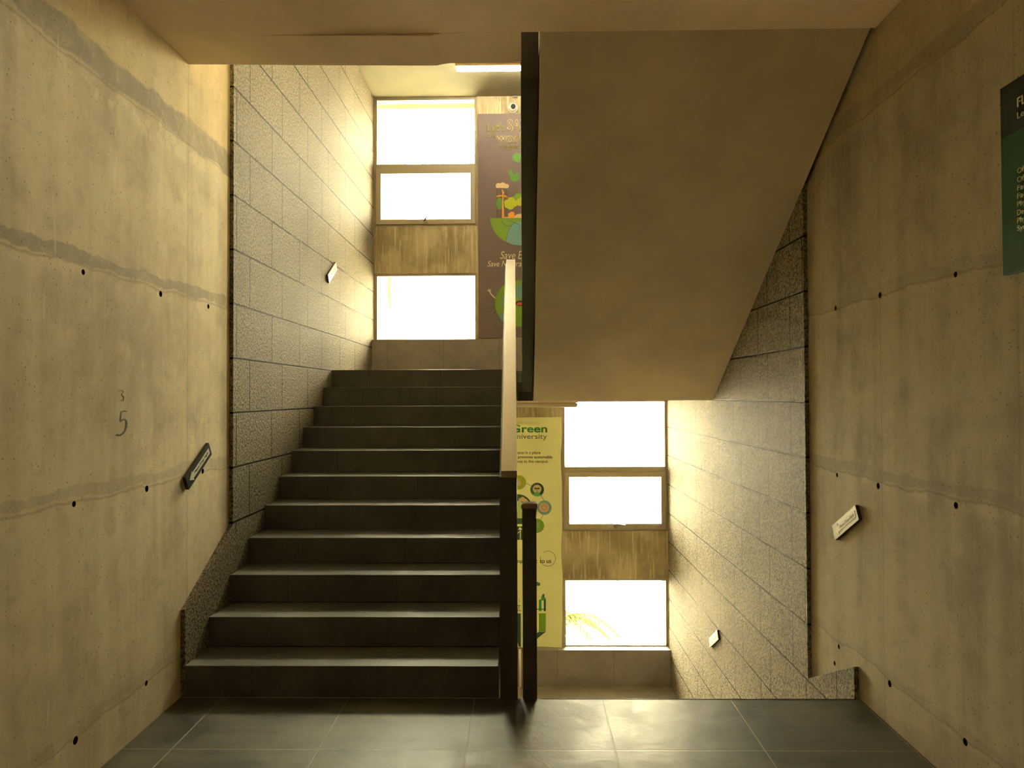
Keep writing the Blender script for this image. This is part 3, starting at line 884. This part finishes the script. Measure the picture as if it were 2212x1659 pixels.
m_leaf = plain('palm_leaf', (.02, .022, .0003), .6, .05, var=.3, scale=5)
m_trunk = plain('palm_trunk', (.03, .021, .012), .9)
def palm(px, py, base_z, n, label, seed):
    rnd = random.Random(seed)
    c = at(px, py, 'y', 12.2)
    t = thing('palm', (c.x, 12.2, base_z), label, 'plant')
    MB().path([(c.x, 12.2, base_z), (c.x+.04, 12.2, (base_z+c.z)/2), (c.x, 12.2, c.z)], [.12, .1, .08], 12).build('trunk', m_trunk, t)
    for k in range(n):
        m = MB(); a = 2*pi*k/n + rnd.uniform(-.2, .2); L = rnd.uniform(.9, 1.3); up = rnd.uniform(.35, .8)
        d = Vector((cos(a), sin(a), 0)); pts = []
        for i in range(9):
            s = i/8; pts.append(Vector((c.x, 12.2, c.z)) + d*(L*s) + Vector((0, 0, up*s*L - 1.0*s*s*L)))
        m.path(pts, [.012*(1-.8*i/8) for i in range(9)], 5)
        side = Vector((-d.y, d.x, 0))
        for i in range(1, 9):
            for q in (-1, 1):
                for h in (0, .5):
                    p = pts[i-1].lerp(pts[i], h); l = .34*(1-abs(i/8-.45)*.9)
                    tip = p + side*q*l*.75 + d*l*.55 + Vector((0, 0, -l*.45)); wv = d*.03
                    up_ = Vector((0, 0, .004))
                    v = [m.bm.verts.new(x) for x in (p-wv, p+wv, tip, p+up_)]
                    m.bm.faces.new((v[0], v[1], v[2])); m.bm.faces.new((v[1], v[3], v[2])); m.bm.faces.new((v[3], v[0], v[2])); m.bm.faces.new((v[0], v[3], v[1]))
        m.build('frond', m_leaf, t)
    return t
palm(1208, 1340, -4.4, 13, 'yellow-green palm outdoors behind the lowest pane', 4)

t = thing('tree', (2.37, 12.0, -4.4), 'slim reddish tree trunk outside at the right edge of the lowest pane', 'tree')
MB().path([(2.37, 12, -4.4), (2.33, 12, -2.6), (2.36, 12, -1.6), (2.37, 12, -.8), (2.42, 12, .4)], [.12, .1, .075, .05, .03], 12).build('trunk', plain('tree_bark', (.03, .014, .009), .9, var=.3), t)
for k, (zz, dx) in enumerate(((-1.55, -.28), (-.9, .3), (-.4, -.3))):
    MB().path([(2.36, 12, zz), (2.36+dx*.5, 12.05, zz+.3), (2.36+dx, 12.1, zz+.75)], [.035, .025, .012], 8).build('branch', m_trunk, t)

t = thing('building', (9, 34, -4.4), 'pale distant building outside, faint behind the right window', 'building')
wm = plaster('far_plaster', (.75, .68, .52))
MB().box(5.2, 16, 30, 38, -4.4, 7).build('wall', wm, t)
for zz in (-3.2, -.4, 2.4):
    for xx in (5.6, 7.4, 9.2, 11.0):
        f = MB().box(xx, xx+1.1, 29.93, 30.0, zz, zz+1.5).build('window', m_alu, t)
        MB().box(xx+.1, xx+1.0, 29.9, 29.93, zz+.1, zz+1.4).build('window_glass', m_dark, f)
    MB().box(5.0, 12.4, 29.0, 30.0, zz-.45, zz-.3).build('balcony', wm, t)

# ------------------------------------------------------------------ light
W = bpy.data.worlds.new('World'); S.world = W; W.use_nodes = True
nt = W.node_tree; bg = nt.nodes['Background']
SKY = (1., .87, .60)
geo = nt.nodes.new('ShaderNodeTexCoord'); sp = nt.nodes.new('ShaderNodeSeparateXYZ')
nt.links.new(geo.outputs['Generated'], sp.inputs[0])
mr = nt.nodes.new('ShaderNodeMapRange'); mr.interpolation_type = 'SMOOTHSTEP'; nt.links.new(sp.outputs[2], mr.inputs[0])
mr.inputs[1].default_value = .42; mr.inputs[2].default_value = .74; mr.inputs[3].default_value = 68.; mr.inputs[4].default_value = 215.
nt.links.new(mr.outputs[0], bg.inputs[1]); bg.inputs[0].default_value = (1., .865, .57, 1)


def portal(name, x0, x1, z0, z1, y, rx):
    l = bpy.data.lights.new(name, 'AREA'); l.shape = 'RECTANGLE'; l.size = x1-x0; l.size_y = z1-z0
    o = bpy.data.objects.new(name, l); COL.objects.link(o)
    o.location = ((x0+x1)/2, y, (z0+z1)/2); o.rotation_euler = (rx, 0, 0)
    l.cycles.is_portal = True


for nm, x0, x1, zz in (('sky_portal', XL, PX0, Z0), ('sky_portal', PX1, XR, Z0-ST), ('sky_portal', PX1, XR, Z0), ('sky_portal', XL, PX0, Z0-ST)):
    portal(nm, x0, x1, zz, zz+W1, DB+.2, radians(-90))
    portal(nm, x0, x1, zz+W2, zz+W2+1.6, DB+.2, radians(-90))

# the sun stands behind the building: it lights the yard and facades outside, not the stair directly
l = bpy.data.lights.new('sun', 'SUN'); l.energy = 1450; l.angle = radians(1.); l.color = (1., .9, .68)
o = bpy.data.objects.new('sun', l); COL.objects.link(o); o.location = (0, -6, 20); o.rotation_euler = (radians(33), 0, 0)

# unseen fill light added behind the camera to brighten risers and plinth
l = bpy.data.lights.new('hall_fill', 'AREA'); l.shape = 'RECTANGLE'; l.size = 1.6; l.size_y = 1.2; l.energy = 7; l.color = (1, .82, .5)
o = bpy.data.objects.new('hall_fill', l); COL.objects.link(o); o.location = (-.2, -2.2, ZC-.05)

# ------------------------------------------------------------------ camera
cd = bpy.data.cameras.new('camera'); cam = bpy.data.objects.new('camera', cd); COL.objects.link(cam)
cd.sensor_width = 36; cd.sensor_fit = 'HORIZONTAL'; cd.lens = 36*F_PX/2212; cd.clip_start = .05; cd.clip_end = 300
cam.location = (0, 0, EYE)
Mr = Matrix.Rotation(YAW, 3, 'Z') @ Matrix.Rotation(PITCH, 3, 'X') @ Matrix.Rotation(pi/2, 3, 'X') @ Matrix.Rotation(-ROLL, 3, 'Z').inverted()
cam.rotation_euler = Mr.to_euler()
S.camera = cam

S.view_settings.view_transform = 'Standard'; S.view_settings.look = 'None'
S.view_settings.gamma = 1; S.view_settings.use_curve_mapping = False
S.view_settings.exposure = .1
S.cycles.max_bounces = 12; S.cycles.diffuse_bounces = 8; S.cycles.transparent_max_bounces = 16
S.cycles.use_denoising = True
S.cycles.sample_clamp_indirect = 12
S.cycles.caustics_reflective = True; S.cycles.caustics_refractive = False
